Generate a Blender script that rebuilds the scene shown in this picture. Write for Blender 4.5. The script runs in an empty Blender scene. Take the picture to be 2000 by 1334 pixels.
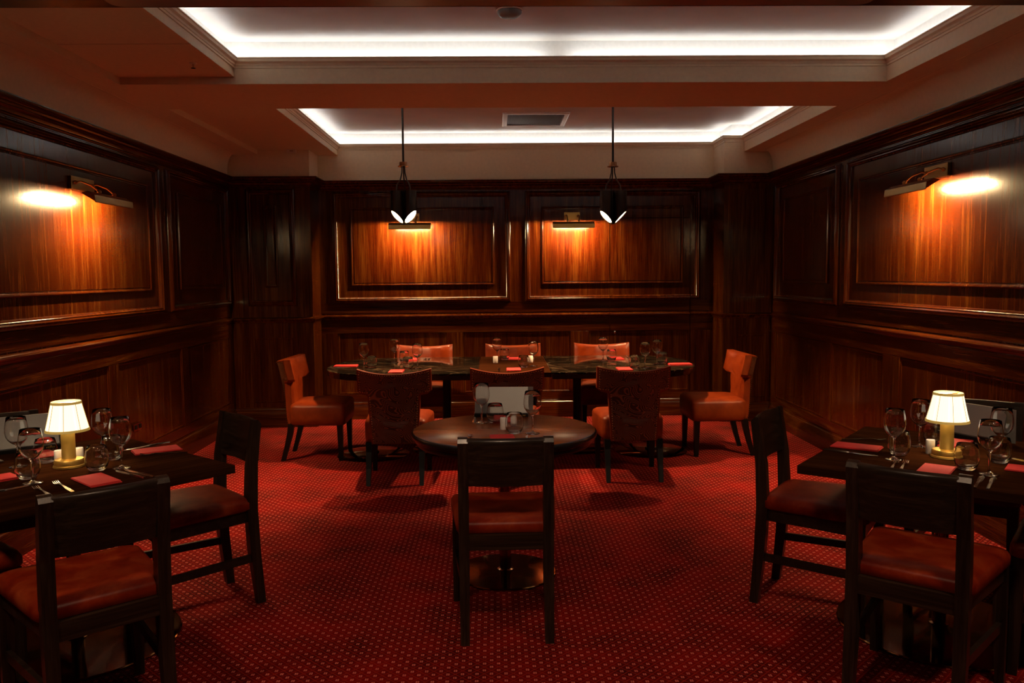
import bpy, bmesh, math, random
from mathutils import Vector, Matrix
random.seed(7)
C = bpy.context.scene.collection
S = bpy.context.scene
PI = math.pi
R = math.radians

# ------------------------------------------------------------------ camera, world, exposure
CAM_F, CAM_PITCH, CAM_YAW, CAM_ROLL, CAM_H = 1615.21, 0.0805, 0.0204, -0.0092, 1.534
cam = bpy.data.cameras.new('camera'); cam.sensor_width = 36; cam.lens = CAM_F/2000*36
cam.clip_start = 0.05; cam.clip_end = 60
camo = bpy.data.objects.new('camera', cam); C.objects.link(camo); S.camera = camo
cy, sy = math.cos(CAM_YAW), math.sin(CAM_YAW)
fwd = Vector((sy*math.cos(CAM_PITCH), cy*math.cos(CAM_PITCH), -math.sin(CAM_PITCH)))
rgt = Vector((cy, -sy, 0)); upv = rgt.cross(fwd)
r2 = rgt*math.cos(CAM_ROLL)+upv*math.sin(CAM_ROLL); u2 = -rgt*math.sin(CAM_ROLL)+upv*math.cos(CAM_ROLL)
camo.matrix_world = Matrix(((r2.x, u2.x, -fwd.x, 0), (r2.y, u2.y, -fwd.y, 0), (r2.z, u2.z, -fwd.z, CAM_H), (0, 0, 0, 1)))

W = bpy.data.worlds.new('dark'); S.world = W; W.use_nodes = True
W.node_tree.nodes['Background'].inputs[0].default_value = (1.0, 0.62, 0.38, 1)
W.node_tree.nodes['Background'].inputs[1].default_value = 0.0015
S.view_settings.view_transform = 'Standard'; S.view_settings.look = 'None'
S.view_settings.gamma = 1; S.view_settings.use_curve_mapping = False
S.view_settings.exposure = 0.0
try:
    S.cycles.sample_clamp_indirect = 4.0; S.cycles.max_bounces = 14; S.cycles.transmission_bounces = 12
    S.cycles.transparent_max_bounces = 16; S.cycles.glossy_bounces = 6; S.cycles.diffuse_bounces = 5
except Exception: pass

# light strengths (the lamps the room has)
LED = 18.0; PENDANT = 34.0; PENDANT_SPOT = 215.0; PICTURE = 2650.0; SHADE = 1.3; BULB = 150.0; DOWN = 135.0

# ------------------------------------------------------------------ measured room
XL, XR, YB, YP, ZW, ZR = -2.672, 2.844, 8.858, 8.45, 2.531, 1.105
PLX, PRX = -1.85, 2.345            # inner edges of the two corner piers
Z0, Z1, ZC, ZLIP = 2.755, 2.80, 3.04, 2.915
CX0, CX1 = -1.635, 2.54            # coffers
BY0, BY1 = 5.396, 6.175            # beam between them
YN = 3.05                          # header
Y0 = -1.2

# ------------------------------------------------------------------ materials
def nt(name):
    m = bpy.data.materials.new(name); m.use_nodes = True
    t = m.node_tree; return m, t, t.nodes['Principled BSDF']
def setp(b, **k):
    for n, v in k.items():
        n = {'col': 'Base Color', 'rough': 'Roughness', 'metal': 'Metallic', 'coat': 'Coat Weight', 'coatr': 'Coat Roughness',
             'trans': 'Transmission Weight', 'ior': 'IOR', 'spec': 'Specular IOR Level', 'sheen': 'Sheen Weight',
             'emc': 'Emission Color', 'ems': 'Emission Strength'}[n]
        if isinstance(v, tuple) and len(v) == 3: v = v+(1,)
        b.inputs[n].default_value = v
def node(t, k, **kw):
    n = t.nodes.new(k)
    for a, b in kw.items(): setattr(n, a, b)
    return n
def ramp(t, fac, stops):
    n = node(t, 'ShaderNodeValToRGB'); e = n.color_ramp.elements
    while len(e) < len(stops): e.new(0.5)
    for i, (p, c) in enumerate(stops): e[i].position = p; e[i].color = tuple(c)+(1,)
    t.links.new(fac, n.inputs[0]); return n.outputs[0]
def coords(t, scale, obj=True):
    tc = node(t, 'ShaderNodeTexCoord'); mp = node(t, 'ShaderNodeMapping'); mp.inputs['Scale'].default_value = scale
    t.links.new(tc.outputs['Object' if obj else 'Generated'], mp.inputs[0]); return mp.outputs[0]
def noise(t, vec, scale=1, detail=4, rough=.55, dist=0):
    n = node(t, 'ShaderNodeTexNoise'); n.inputs['Scale'].default_value = scale; n.inputs['Detail'].default_value = detail
    n.inputs['Roughness'].default_value = rough; n.inputs['Distortion'].default_value = dist
    t.links.new(vec, n.inputs['Vector']); return n.outputs[0]
def mth(t, op, a, b=None, c=None):
    n = node(t, 'ShaderNodeMath', operation=op)
    for i, v in enumerate((a, b, c)):
        if v is None: continue
        if isinstance(v, (int, float)): n.inputs[i].default_value = v
        else: t.links.new(v, n.inputs[i])
    return n.outputs[0]
def mixc(t, fac, a, b, mode='MIX'):
    n = node(t, 'ShaderNodeMix', data_type='RGBA', blend_type=mode)
    for s, v in ((n.inputs[0], fac), (n.inputs[6], a), (n.inputs[7], b)):
        if isinstance(v, (int, float)): s.default_value = v
        elif isinstance(v, tuple): s.default_value = v+(1,) if len(v) == 3 else v
        else: t.links.new(v, s)
    return n.outputs[2]
def bump(t, b, h, strength=.2, dist=.002):
    n = node(t, 'ShaderNodeBump'); n.inputs['Strength'].default_value = strength; n.inputs['Distance'].default_value = dist
    t.links.new(h, n.inputs['Height']); t.links.new(n.outputs[0], b.inputs['Normal'])
def plain(name, col, rough=.5, **k):
    m, t, b = nt(name); setp(b, col=col, rough=rough, **k)
    v = coords(t, (1, 1, 1)); f = noise(t, v, 35, 3)
    t.links.new(mixc(t, f, tuple(c*.9 for c in col), tuple(min(1, c*1.1) for c in col)), b.inputs['Base Color'])
    return m
def wood(name, axis, dark, mid, light, rough=.18, fine=170, bstr=.12, strips=True, coat=.0, spec=.35, ior=1.45):
    m, t, b = nt(name); setp(b, rough=rough, coat=coat, coatr=.14, spec=spec, ior=ior)
    sc = [fine]*3; sc[axis] = fine/45
    f1 = noise(t, coords(t, sc), 1, 5, .65)
    sc2 = [30]*3; sc2[axis] = 1.6
    f2 = noise(t, coords(t, sc2), 1, 3, .5, .6)
    f = mth(t, 'ADD', mth(t, 'MULTIPLY', f1, .55), mth(t, 'MULTIPLY', f2, .48))
    if strips:
        sc3 = [6.5]*3; sc3[axis] = .02
        f3 = noise(t, coords(t, sc3), 1, 2, .4)
        f = mth(t, 'ADD', mth(t, 'MULTIPLY', f, .87), mth(t, 'MULTIPLY', f3, .14))
    t.links.new(ramp(t, f, [(.32, dark), (.52, mid), (.72, light)]), b.inputs['Base Color'])
    bump(t, b, f1, bstr, .0015)
    return m
PD, PM, PL = (.012, .0007, .0001), (.040, .0058, .0005), (.104, .032, .0043)
MW = {a: wood('mahogany_'+'xyz'[a], a, PD, PM, PL) for a in (0, 1, 2)}
DK = ((.005, .0028, .0018), (.018, .0098, .006), (.042, .024, .014))
MCH = wood('ebonised_chair_wood', 2, *DK, rough=.30, fine=160, bstr=.2, strips=False, coat=.1)
MCHX = wood('ebonised_rail_wood', 0, *DK, rough=.30, fine=160, bstr=.2, strips=False, coat=.1)
MTB = wood('dark_walnut_top', 0, (.009, .0026, .0009), (.024, .0078, .0028), (.048, .017, .0065), rough=.30, fine=110, bstr=.03, coat=.0, spec=.0, ior=1.45)
MTR2 = wood('round_table_walnut_lit', 0, (.10, .024, .006), (.23, .060, .014), (.40, .12, .030), rough=.24, fine=110, bstr=.02, coat=.0, spec=.18, ior=1.45)  # warm light missing on the round top is put into this brighter walnut colour
MTE = plain('black_table_edge', (.004, .0028, .0022), .32)
MBK = plain('black_lacquer', (.0022, .0018, .0016), .38, spec=.25)
MCR = plain('cream_paint', (.74, .58, .39), .55)
def led_ceiling():
    m, t, b = nt('coffer_white'); setp(b, rough=.65)
    f = noise(t, coords(t, (1.2, 1.2, 1.2)), 1, 5, .6)
    t.links.new(ramp(t, f, [(.3, (.56, .545, .53)), (.6, (.68, .665, .65))]), b.inputs['Base Color'])
    bump(t, b, noise(t, coords(t, (30, 30, 30)), 1, 5), .25, .004); return m
MWH = led_ceiling()
MIN = plain('white_upstand', (.74, .73, .71), .6)
def leather(name, a, b_, c, rough=.36, crinkle=.25, spec=.22):
    m, t, b = nt(name); setp(b, rough=rough, spec=spec)
    f = noise(t, coords(t, (7, 7, 7)), 1, 6, .62, .4)
    t.links.new(ramp(t, f, [(.3, a), (.5, b_), (.72, c)]), b.inputs['Base Color'])
    bump(t, b, noise(t, coords(t, (260, 260, 260)), 1, 3), crinkle, .0008); return m
MLB = leather('brown_seat_leather', (.095, .0035, .0009), (.18, .015, .003), (.29, .050, .013), .36, spec=.12)
MLT = leather('tan_orange_leather', (.11, .0125, .0016), (.16, .021, .0026), (.22, .035, .005), .40)
def swirl():
    m, t, b = nt('tooled_back_leather'); setp(b, rough=.42)
    n = noise(t, coords(t, (3.2, 3.2, 3.2)), 1, 2, .45, 1.2)
    s = mth(t, 'SINE', mth(t, 'MULTIPLY', n, 340.0))
    s = mth(t, 'MULTIPLY_ADD', s, .5, .5)
    t.links.new(ramp(t, s, [(.50, (.040, .008, .003)), (.95, (.20, .065, .028))]), b.inputs['Base Color'])
    bump(t, b, s, .5, .0025); return m
MSW = swirl()
def carpet():
    m, t, b = nt('red_trellis_carpet'); setp(b, rough=.95, spec=.08, sheen=.0)
    tc = node(t, 'ShaderNodeNewGeometry'); sx = node(t, 'ShaderNodeSeparateXYZ'); t.links.new(tc.outputs['Position'], sx.inputs[0])
    D = .056
    x = mth(t, 'MULTIPLY', sx.outputs[0], 1/D); y = mth(t, 'MULTIPLY', sx.outputs[1], 1/D)
    p = mth(t, 'ADD', x, y); q = mth(t, 'SUBTRACT', x, y)
    fp = mth(t, 'SUBTRACT', mth(t, 'FRACT', mth(t, 'ADD', p, 100.0)), .5); fq = mth(t, 'SUBTRACT', mth(t, 'FRACT', mth(t, 'ADD', q, 100.0)), .5)
    edge = mth(t, 'MAXIMUM', mth(t, 'ABSOLUTE', fp), mth(t, 'ABSOLUTE', fq))
    line = mth(t, 'GREATER_THAN', edge, .448)
    dx = mth(t, 'ABSOLUTE', mth(t, 'MULTIPLY', mth(t, 'ADD', fp, fq), .5)); dy = mth(t, 'ABSOLUTE', mth(t, 'MULTIPLY', mth(t, 'SUBTRACT', fp, fq), .5))
    def band(v, a, c): return mth(t, 'MULTIPLY', mth(t, 'GREATER_THAN', v, a), mth(t, 'LESS_THAN', v, c))
    dots = mth(t, 'MULTIPLY', band(dx, .016, .115), band(dy, .02, .13))
    big = noise(t, coords(t, (3.2, 3.2, 3.2)), 1, 5, .65)
    fine = noise(t, coords(t, (300, 300, 300)), 1, 2)
    base = ramp(t, big, [(.33, (.034, .0002, .0003)), (.68, (.22, .0014, .0010))])
    base = mixc(t, mth(t, 'MULTIPLY', fine, .5), base, (.03, .001, .001))
    c1 = mixc(t, mth(t, 'MULTIPLY', line, .62), base, (.26, .016, .006))
    c2 = mixc(t, mth(t, 'MULTIPLY', dots, .9), c1, (.56, .13, .10))
    t.links.new(c2, b.inputs['Base Color'])
    bump(t, b, fine, .35, .003); return m
MCP = carpet()
def brassm(name, col, rough=.25, metal=1.0, blot=False):
    m, t, b = nt(name); setp(b, metal=metal, rough=rough)
    f = noise(t, coords(t, (9, 9, 9)), 1, 6, .65)
    t.links.new(mixc(t, f, tuple(c*.75 for c in col), col), b.inputs['Base Color'])
    if blot:
        f2 = ramp(t, noise(t, coords(t, (14, 14, 14)), 1, 8, .75), [(.60, col), (.75, tuple(c*.25 for c in col))])
        t.links.new(f2, b.inputs['Base Color'])
    rr = mth(t, 'MULTIPLY_ADD', f, .12, rough-.06); t.links.new(rr, b.inputs['Roughness']); return m
MBR = brassm('brushed_gold', (.86, .56, .13), .38, .75)
MBA = brassm('antique_brass', (.40, .23, .07), .30)
MBD = brassm('bronze_disc', (.26, .115, .038), .09)
MPO = brassm('bronze_pole', (.30, .15, .07), .20)
MST = brassm('cutlery_steel', (.72, .68, .62), .16)
MSN = brassm('stud_brass', (.60, .36, .18), .3)
MGY = brassm('grey_menu_sheet', (.34, .34, .33), .42, .55)
MMR = brassm('foxed_antique_mirror', (.40, .41, .36), .30, .55, True)
MDB = brassm('pendant_bronze', (.045, .032, .026), .35, .8)
def glass():
    m, t, b = nt('clear_glass'); setp(b, col=(1, 1, 1), rough=0.0, trans=1.0, ior=1.45); return m
MGL = glass()
MPC = plain('white_porcelain', (.86, .85, .83), .25)
MNP = plain('red_paper_napkin', (.56, .026, .026), .85)
MCV = plain('vent_cream', (.70, .62, .56), .28)
MVS = plain('vent_slat', (.16, .075, .05), .5)
MTR = plain('glowing_gold_braid', (.50, .38, .12), .7, emc=(1.0, .62, .13), ems=.22)  # slight emission stands in for lamp light passing through braid and seams
def emit(name, col, s):
    m, t, b = nt(name); setp(b, col=(.8, .8, .8), rough=.5, emc=col, ems=s); return m
ELED = emit('led_tape', (.86, .93, 1.0), LED)
EPEN = emit('pendant_lens', (1.0, .66, .36), PENDANT)
EPIC = emit('picture_tube', (1.0, .69, .33), PICTURE)
EBUL = emit('lamp_bulb', (1.0, .74, .42), BULB)
EDWN = emit('downlight_lens', (1.0, .70, .45), 6.0)
def shade_mat():
    m, t, b = nt('pleated_shade'); setp(b, col=(.85, .8, .7), rough=.8, emc=(1.0, .86, .62), ems=SHADE)
    return m
MSH = shade_mat()
def marble():
    m, t, b = nt('dark_green_marble'); setp(b, rough=.055)
    v = coords(t, (1.3, 1.3, 1.3)); n = noise(t, v, 1, 7, .6, 1.5)
    vein = mth(t, 'SUBTRACT', 1.0, mth(t, 'MULTIPLY', mth(t, 'ABSOLUTE', mth(t, 'SUBTRACT', n, .5)), 62.0))
    n2 = noise(t, coords(t, (.8, 2.6, 1)), 1, 8, .65, 2.5)
    vein2 = mth(t, 'SUBTRACT', 1.0, mth(t, 'MULTIPLY', mth(t, 'ABSOLUTE', mth(t, 'SUBTRACT', n2, .5)), 95.0))
    vv = mth(t, 'MAXIMUM', mth(t, 'MAXIMUM', vein, vein2), 0.0)
    t.links.new(mixc(t, mth(t, 'MULTIPLY', vv, .55), (.006, .006, .0045), (.17, .12, .07)), b.inputs['Base Color']); return m
MMB = marble()

# ------------------------------------------------------------------ mesh helpers
def obj(name, bm, mat, parent=None, smooth=False, sub=0, label=None, kind=None):
    bmesh.ops.recalc_face_normals(bm, faces=bm.faces)
    me = bpy.data.meshes.new(name); bm.to_mesh(me); bm.free()
    for m in (mat if isinstance(mat, (list, tuple)) else [mat]): me.materials.append(m)
    if smooth:
        for p in me.polygons: p.use_smooth = True
        if smooth != 'all':
            try: me.set_sharp_from_angle(angle=R(40))
            except Exception: pass
    o = bpy.data.objects.new(name, me); C.objects.link(o)
    if parent: o.parent = parent
    if sub:
        s = o.modifiers.new('round', 'SUBSURF'); s.levels = sub; s.render_levels = sub
    if label: o['label'] = label
    if kind: o['kind'] = kind
    return o
def tag(o, label, cat, group=None):
    o['label'] = label; o['category'] = cat
    if group: o['group'] = group
    return o
def thing(name, label, cat, loc=(0, 0, 0), rz=0, group=None):
    o = bpy.data.objects.new(name, None); C.objects.link(o); o.location = loc; o.rotation_euler = (0, 0, rz)
    o.empty_display_size = .1
    return tag(o, label, cat, group)
def struct(name, bm, mat, label, cat, **k):
    o = obj(name, bm, mat, **k); o['kind'] = 'structure'; return tag(o, label, cat)
def dup(root, loc, rz, label, group=None):
    r = root.copy(); C.objects.link(r); r.location = loc; r.rotation_euler = (0, 0, rz); r['label'] = label
    if group: r['group'] = group
    for ch in list(root.children):
        c = ch.copy(); C.objects.link(c); c.parent = r
        for g in ch.children:
            d = g.copy(); C.objects.link(d); d.parent = c
    return r
def BM(): return bmesh.new()
def box(bm, x0, x1, y0, y1, z0, z1, bev=0, mi=0):
    v = [bm.verts.new((x, y, z)) for x in (x0, x1) for y in (y0, y1) for z in (z0, z1)]
    fs = [bm.faces.new([v[i] for i in q]) for q in ((0, 1, 3, 2), (4, 6, 7, 5), (0, 4, 5, 1), (2, 3, 7, 6), (0, 2, 6, 4), (1, 5, 7, 3))]
    for f in fs: f.material_index = mi
    if bev:
        es = list({e for f in fs for e in f.edges})
        bmesh.ops.bevel(bm, geom=es, offset=bev, segments=2, affect='EDGES', profile=.7)
    return bm
def boxm(*a, **k): return box(BM(), *a, **k)
def lathe(bm, prof, seg=24, c=(0, 0, 0), cap=True, mi=0):
    rings = []
    for r, z in prof:
        if r < 1e-6: rings.append([bm.verts.new((c[0], c[1], c[2]+z))])
        else: rings.append([bm.verts.new((c[0]+r*math.cos(2*PI*i/seg), c[1]+r*math.sin(2*PI*i/seg), c[2]+z)) for i in range(seg)])
    for a, b in zip(rings, rings[1:]):
        for i in range(seg):
            j = (i+1) % seg
            q = [a[0]] if len(a) == 1 else [a[i], a[j]]
            q += [b[0]] if len(b) == 1 else [b[j], b[i]]
            if len(q) > 2: bm.faces.new(q).material_index = mi
    if cap:
        for rg in (rings[0], rings[-1]):
            if len(rg) > 1: bm.faces.new(rg).material_index = mi
    return bm
def tube(bm, pts, rad, seg=8, cap=True):
    pts = [Vector(p) for p in pts]; n = len(pts); prev = None; rings = []
    for i, p in enumerate(pts):
        d = (pts[min(i+1, n-1)]-pts[max(i-1, 0)]).normalized()
        a = prev if prev else (Vector((0, 0, 1)) if abs(d.z) < .9 else Vector((1, 0, 0)))
        s = d.cross(a).normalized(); u = s.cross(d).normalized(); prev = u
        r = rad[i] if isinstance(rad, (list, tuple)) else rad
        rings.append([bm.verts.new(p+(s*math.cos(2*PI*k/seg)+u*math.sin(2*PI*k/seg))*r) for k in range(seg)])
    for a, b in zip(rings, rings[1:]):
        for k in range(seg): bm.faces.new((a[k], a[(k+1) % seg], b[(k+1) % seg], b[k]))
    if cap: bm.faces.new(rings[0]); bm.faces.new(rings[-1])
    return bm
def post(bm, pts, bev=0):
    """square bar lofted through (x, y, z, wx, wy)"""
    rings = []
    for x, y, z, wx, wy in pts:
        rings.append([bm.verts.new((x+sx*wx/2, y+sy_*wy/2, z)) for sx, sy_ in ((-1, -1), (1, -1), (1, 1), (-1, 1))])
    fs = []
    for a, b in zip(rings, rings[1:]):
        for k in range(4): fs.append(bm.faces.new((a[k], a[(k+1) % 4], b[(k+1) % 4], b[k])))
    fs.append(bm.faces.new(rings[0])); fs.append(bm.faces.new(rings[-1]))
    if bev:
        es = [e for e in {e for f in fs for e in f.edges} if e.calc_face_angle(0) > .5]
        bmesh.ops.bevel(bm, geom=es, offset=bev, segments=1, affect='EDGES')
    return bm
def loops(bm, rings, closed=True, capa=True, capb=True):
    vs = [[bm.verts.new(p) for p in r] for r in rings]; n = len(vs[0])
    for a, b in zip(vs, vs[1:]):
        for k in range(n if closed else n-1): bm.faces.new((a[k], a[(k+1) % n], b[(k+1) % n], b[k]))
    if capa: bm.faces.new(vs[0])
    if capb: bm.faces.new(vs[-1])
    return bm
def cushion(bm, outline, levels):
    """outline = plan points; levels = (z, inset)"""
    cx = sum(p[0] for p in outline)/len(outline); cyy = sum(p[1] for p in outline)/len(outline)
    rings = []
    for z, ins in levels:
        ring = []
        for x, y in outline:
            d = Vector((x-cx, y-cyy)); L = d.length; k = max(0, L-ins*1.25)/L
            ring.append((cx+d.x*k, cyy+d.y*k, z))
        rings.append(ring)
    return loops(bm, rings)
def rounded(pts, r, n=4):
    out = []; m = len(pts)
    for i in range(m):
        p = Vector(pts[i]); a = (Vector(pts[i-1])-p).normalized(); b = (Vector(pts[(i+1) % m])-p).normalized()
        for k in range(n+1):
            tt = k/n; q0 = p+a*r; q1 = p+b*r
            out.append(tuple((1-tt)**2*q0+2*tt*(1-tt)*p+tt*tt*q1))
    return out
def sweep(path, prof, closed=False, segs=None, skip=None):
    """plan path, room on the right-hand side; prof = (inward offset, z) points"""
    bm = BM(); n = len(path); P = [Vector(p) for p in path]; rings = []
    def nrm(a, b):
        d = (b-a).normalized(); return Vector((d.y, -d.x))
    for i in range(n):
        na = nrm(P[i-1], P[i]) if (i > 0 or closed) else None
        nb = nrm(P[i], P[(i+1) % n]) if (i < n-1 or closed) else None
        if na is None: mv = nb
        elif nb is None: mv = na
        else: mv = (na+nb)/(1+na.dot(nb))
        rings.append([(P[i].x+mv.x*o, P[i].y+mv.y*o, z) for o, z in prof])
    rng = range(n if closed else n-1)
    for i in (segs if segs is not None else rng):
        a = [bm.verts.new(p) for p in rings[i]]; b = [bm.verts.new(p) for p in rings[(i+1) % n]]
        for k in range(len(prof)-1): bm.faces.new((a[k], a[k+1], b[k+1], b[k]))
    bmesh.ops.remove_doubles(bm, verts=bm.verts, dist=1e-5)
    return bm
def planeframe(P, u0, u1, v0, v1, prof, cap=False):
    """mitred frame or raised field on a wall plane. prof = (outward offset, height)"""
    bm = BM(); rings = []
    for o, h in prof:
        rings.append([P(u0-o, v0-o, h), P(u1+o, v0-o, h), P(u1+o, v1+o, h), P(u0-o, v1+o, h)])
    return loops(bm, rings, capa=False, capb=cap)
MOULD = [(.030, 0), (.028, .010), (.020, .016), (.014, .026), (.004, .031), (-.006, .024), (-.012, .026), (-.018, .014), (-.026, .010), (-.030, 0)]
FIELD = [(.018, 0), (.016, .012), (.008, .018), (.0, .016), (-.004, .009), (-.012, .008), (-.016, .012)]
DFIELD = [(0, 0), (0, .004), (-.006, .008), (-.014, .008), (-.020, .003)]

# ------------------------------------------------------------------ setting
struct('floor', boxm(-3.4, 3.6, Y0-1, 9.2, -.06, 0), MCP, 'deep red carpet woven with a diamond trellis and small pale motifs', 'floor')

PL_ = lambda u, v, h: (XL+h, u, v)
PR_ = lambda u, v, h: (XR-h, u, v)
PB_ = lambda u, v, h: (u, YB-h, v)
PP_ = lambda u, v, h: (u, YP-h, v)

DX0, DX1, DZ, DG = 1.229, 2.102, 2.13, .004
def cut(bm, co, no):
    bmesh.ops.bisect_plane(bm, geom=bm.verts[:]+bm.edges[:]+bm.faces[:], plane_co=co, plane_no=no, clear_outer=True)
def split_door(bm):
    """(pieces outside the jib door, piece inside it)"""
    A, B_, D, I = bm.copy(), bm.copy(), bm.copy(), bm
    cut(A, (DX0, 0, 0), (1, 0, 0)); cut(B_, (DX1, 0, 0), (-1, 0, 0))
    cut(D, (DX0, 0, 0), (-1, 0, 0)); cut(D, (DX1, 0, 0), (1, 0, 0)); cut(D, (0, 0, DZ), (0, 0, -1))
    for x in (B_, D):
        me = bpy.data.meshes.new('tmp'); x.to_mesh(me); A.from_mesh(me); x.free(); bpy.data.meshes.remove(me)
    cut(I, (DX0+DG*2, 0, 0), (-1, 0, 0)); cut(I, (DX1-DG*2, 0, 0), (1, 0, 0)); cut(I, (0, 0, DZ-DG*2), (0, 0, 1))
    return A, I

# side walls -------------------------------------------------------
def panelset(P, wall, ax, big, small, dados):
    for (u0, u1) in (big, small):
        obj('panel_moulding', planeframe(P, u0, u1, 1.282, 2.388, MOULD), MW[2], wall, smooth=True)
        i = .17 if u1-u0 > .6 else .115
        if (u0, u1) == small: i0, i1 = small_in
        else: i0, i1 = u0+.2, u1-.2
        obj('panel', planeframe(P, i0, i1, 1.449, 2.236, FIELD, True), MW[2], wall)
    for (u0, u1) in dados:
        obj('dado_panel', planeframe(P, u0, u1, .27, .935, DFIELD, True), MW[2], wall)
def stiles(P, lo, hi, v0, v1, dados, put):
    edges = [lo]+[e for d in dados for e in d]+[hi]
    for a_, b_ in zip(edges[::2], edges[1::2]): put('stile', board(P, a_, b_, v0, v1, .013), MW[2])
def board(P, u0, u1, v0, v1, h=.006):
    return planeframe(P, u0, u1, v0, v1, [(0, 0), (0, h-.002), (-.002, h)], True)

wl = struct('wall_left', boxm(XL-.12, XL, Y0, YP+.01, 0, ZW), MW[2], 'left wall of glossy mahogany panelling under a cream cove', 'wall')
small_in = (7.10, 8.18)
panelset(PL_, wl, 1, (3.55, 6.675), (6.895, 8.37), [(4.35, 5.72), (5.87, 7.05), (7.19, 8.32)])
wr = struct('wall_right', boxm(XR, XR+.12, Y0, YP+.01, 0, ZW), MW[2], 'right wall of glossy mahogany panelling under a cream cove', 'wall')
small_in = (7.027, 8.078)
panelset(PR_, wr, 1, (3.5, 6.618), (6.83, 8.30), [(4.3, 5.71), (5.96, 6.88), (7.03, 8.26)])
for P, w in ((PL_, wl), (PR_, wr)):
    obj('rail', board(P, 1.5, 8.40, 1.135, 1.248), MW[1], w)
    dd = [(4.35, 5.72), (5.87, 7.05), (7.19, 8.32)] if w is wl else [(4.3, 5.71), (5.96, 6.88), (7.03, 8.26)]
    obj('rail', board(P, 1.5, YP, .935, 1.068, .013), MW[1], w); obj('rail', planeframe(P, 1.5, YP, .19, .27, [(0, 0), (0, .013)], True), MW[1], w)
    stiles(P, 1.5, YP, .27, .935, dd, lambda n_, b_, m_: obj(n_, b_, m_, w))
    obj('frieze_board', board(P, 1.5, 8.40, 2.425, 2.448, .004), MW[1], w)

# back wall, with two corner piers and a jib door ------------------
A, I = split_door(boxm(PLX-.02, PRX+.02, YB, YB+.08, 0, ZW))
wb = struct('wall_back', A, MW[2], 'back wall of glossy mahogany panelling between two corner piers', 'wall')
door = struct('door_1', I, MW[2], 'concealed jib door cut through the right half of the back panelling', 'door')
def wallpiece(name, bm, mat, smooth=False):
    a, i = split_door(bm)
    if len(a.faces): obj(name, a, mat, wb, smooth=smooth)
    else: a.free()
    if len(i.faces): obj(name, i, mat, door, smooth=smooth)
    else: i.free()
for (u0, u1, i0, i1) in ((-1.675, .146, -1.503, -.016), (.358, 2.178, .52, 2.005)):
    wallpiece('panel_moulding', planeframe(PB_, u0, u1, 1.282, 2.388, MOULD), MW[2], True)
    wallpiece('panel', planeframe(PB_, i0, i1, 1.446, 2.236, FIELD, True), MW[2])
for (u0, u1) in ((-1.68, -.516), (-.34, .809), (1.008, 2.087)):
    wallpiece('dado_panel', planeframe(PB_, u0, u1, .27, .925, DFIELD, True), MW[2])
wallpiece('rail', board(PB_, PLX, PRX, 1.135, 1.248), MW[0])
wallpiece('rail', board(PB_, PLX, PRX, .925, 1.068, .013), MW[0]); wallpiece('rail', planeframe(PB_, PLX, PRX, .19, .27, [(0, 0), (0, .013)], True), MW[0])
stiles(PB_, PLX, PRX, .27, .925, [(-1.68, -.516), (-.34, .809), (1.008, 2.087)], wallpiece)
kb = BM(); tube(kb, [(1.284, YB-.006, .912), (1.284, YB-.035, .912)], .006)
bmesh.ops.create_uvsphere(kb, u_segments=12, v_segments=8, radius=.016, matrix=Matrix.Translation((1.284, YB-.042, .912)))
obj('door_knob', kb, MST, door, smooth=True, label='small bright metal knob')
for nm, x0, x1 in (('pier_left', XL-.1, PLX), ('pier_right', PRX, XR+.1)):
    pr = obj('pier', boxm(x0, x1, YP, YB+.08, 0, ZW), MW[2], wb)
    if nm == 'pier_left':
        obj('panel_moulding', planeframe(PP_, -2.467, -2.035, 1.267, 2.387, MOULD), MW[2], pr, smooth=True)
        obj('panel', planeframe(PP_, -2.303, -2.205, 1.446, 2.236, FIELD, True), MW[2], pr)
        obj('dado_panel', planeframe(PP_, -2.461, -2.04, .25, .917, DFIELD, True), MW[2], pr)
    else:
        obj('panel', board(PP_, 2.44, 2.76, 1.28, 2.38, .008), MW[2], pr)
        obj('dado_panel', planeframe(PP_, 2.50, 2.79, .25, .90, DFIELD, True), MW[2], pr)

PATH = [(XL, Y0), (XL, YP), (PLX, YP), (PLX, YB), (PRX, YB), (PRX, YP), (XR, YP), (XR, Y0)]
CORN = [(0, 2.432), (.010, 2.434), (.014, 2.444), (.022, 2.448), (.026, 2.462), (.034, 2.474), (.052, 2.482), (.056, 2.492), (.070, 2.498), (.082, 2.512), (.086, 2.524), (.086, ZW), (0, ZW)]
struct('trim_1', sweep(PATH, CORN), MW[1], 'dark wooden crown moulding running round the top of the panelling', 'moulding', smooth=True)
RAIL = [(0, 1.066), (.008, 1.068), (.012, 1.082), (.022, 1.090), (.030, 1.096), (.033, 1.104), (.030, 1.112), (.014, 1.116), (.006, 1.122), (0, 1.124)]
A, I = split_door(sweep(PATH, RAIL)); 
struct('trim_2', A, MW[1], 'wooden dado rail round the panelling at table height', 'moulding', smooth=True)
obj('dado_rail', I, MW[0], door, smooth=True)
SK = [(0, 0), (.030, 0), (.030, .135), (.024, .150), (.022, .165), (.014, .172), (.012, .186), (.004, .196), (0, .198)]
struct('baseboard_left', sweep(PATH, SK, segs=[0]), MW[1], 'mahogany skirting along the left wall', 'skirting', smooth=True)
struct('baseboard_right', sweep(PATH, SK, segs=[6]), MW[1], 'mahogany skirting along the right wall', 'skirting', smooth=True)
A, I = split_door(sweep(PATH, SK, segs=[1, 2, 3, 4, 5]))
struct('baseboard_back', A, MW[0], 'mahogany skirting along the back wall and its piers', 'skirting', smooth=True)
obj('kick_board', I, MW[0], door, smooth=True)

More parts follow.
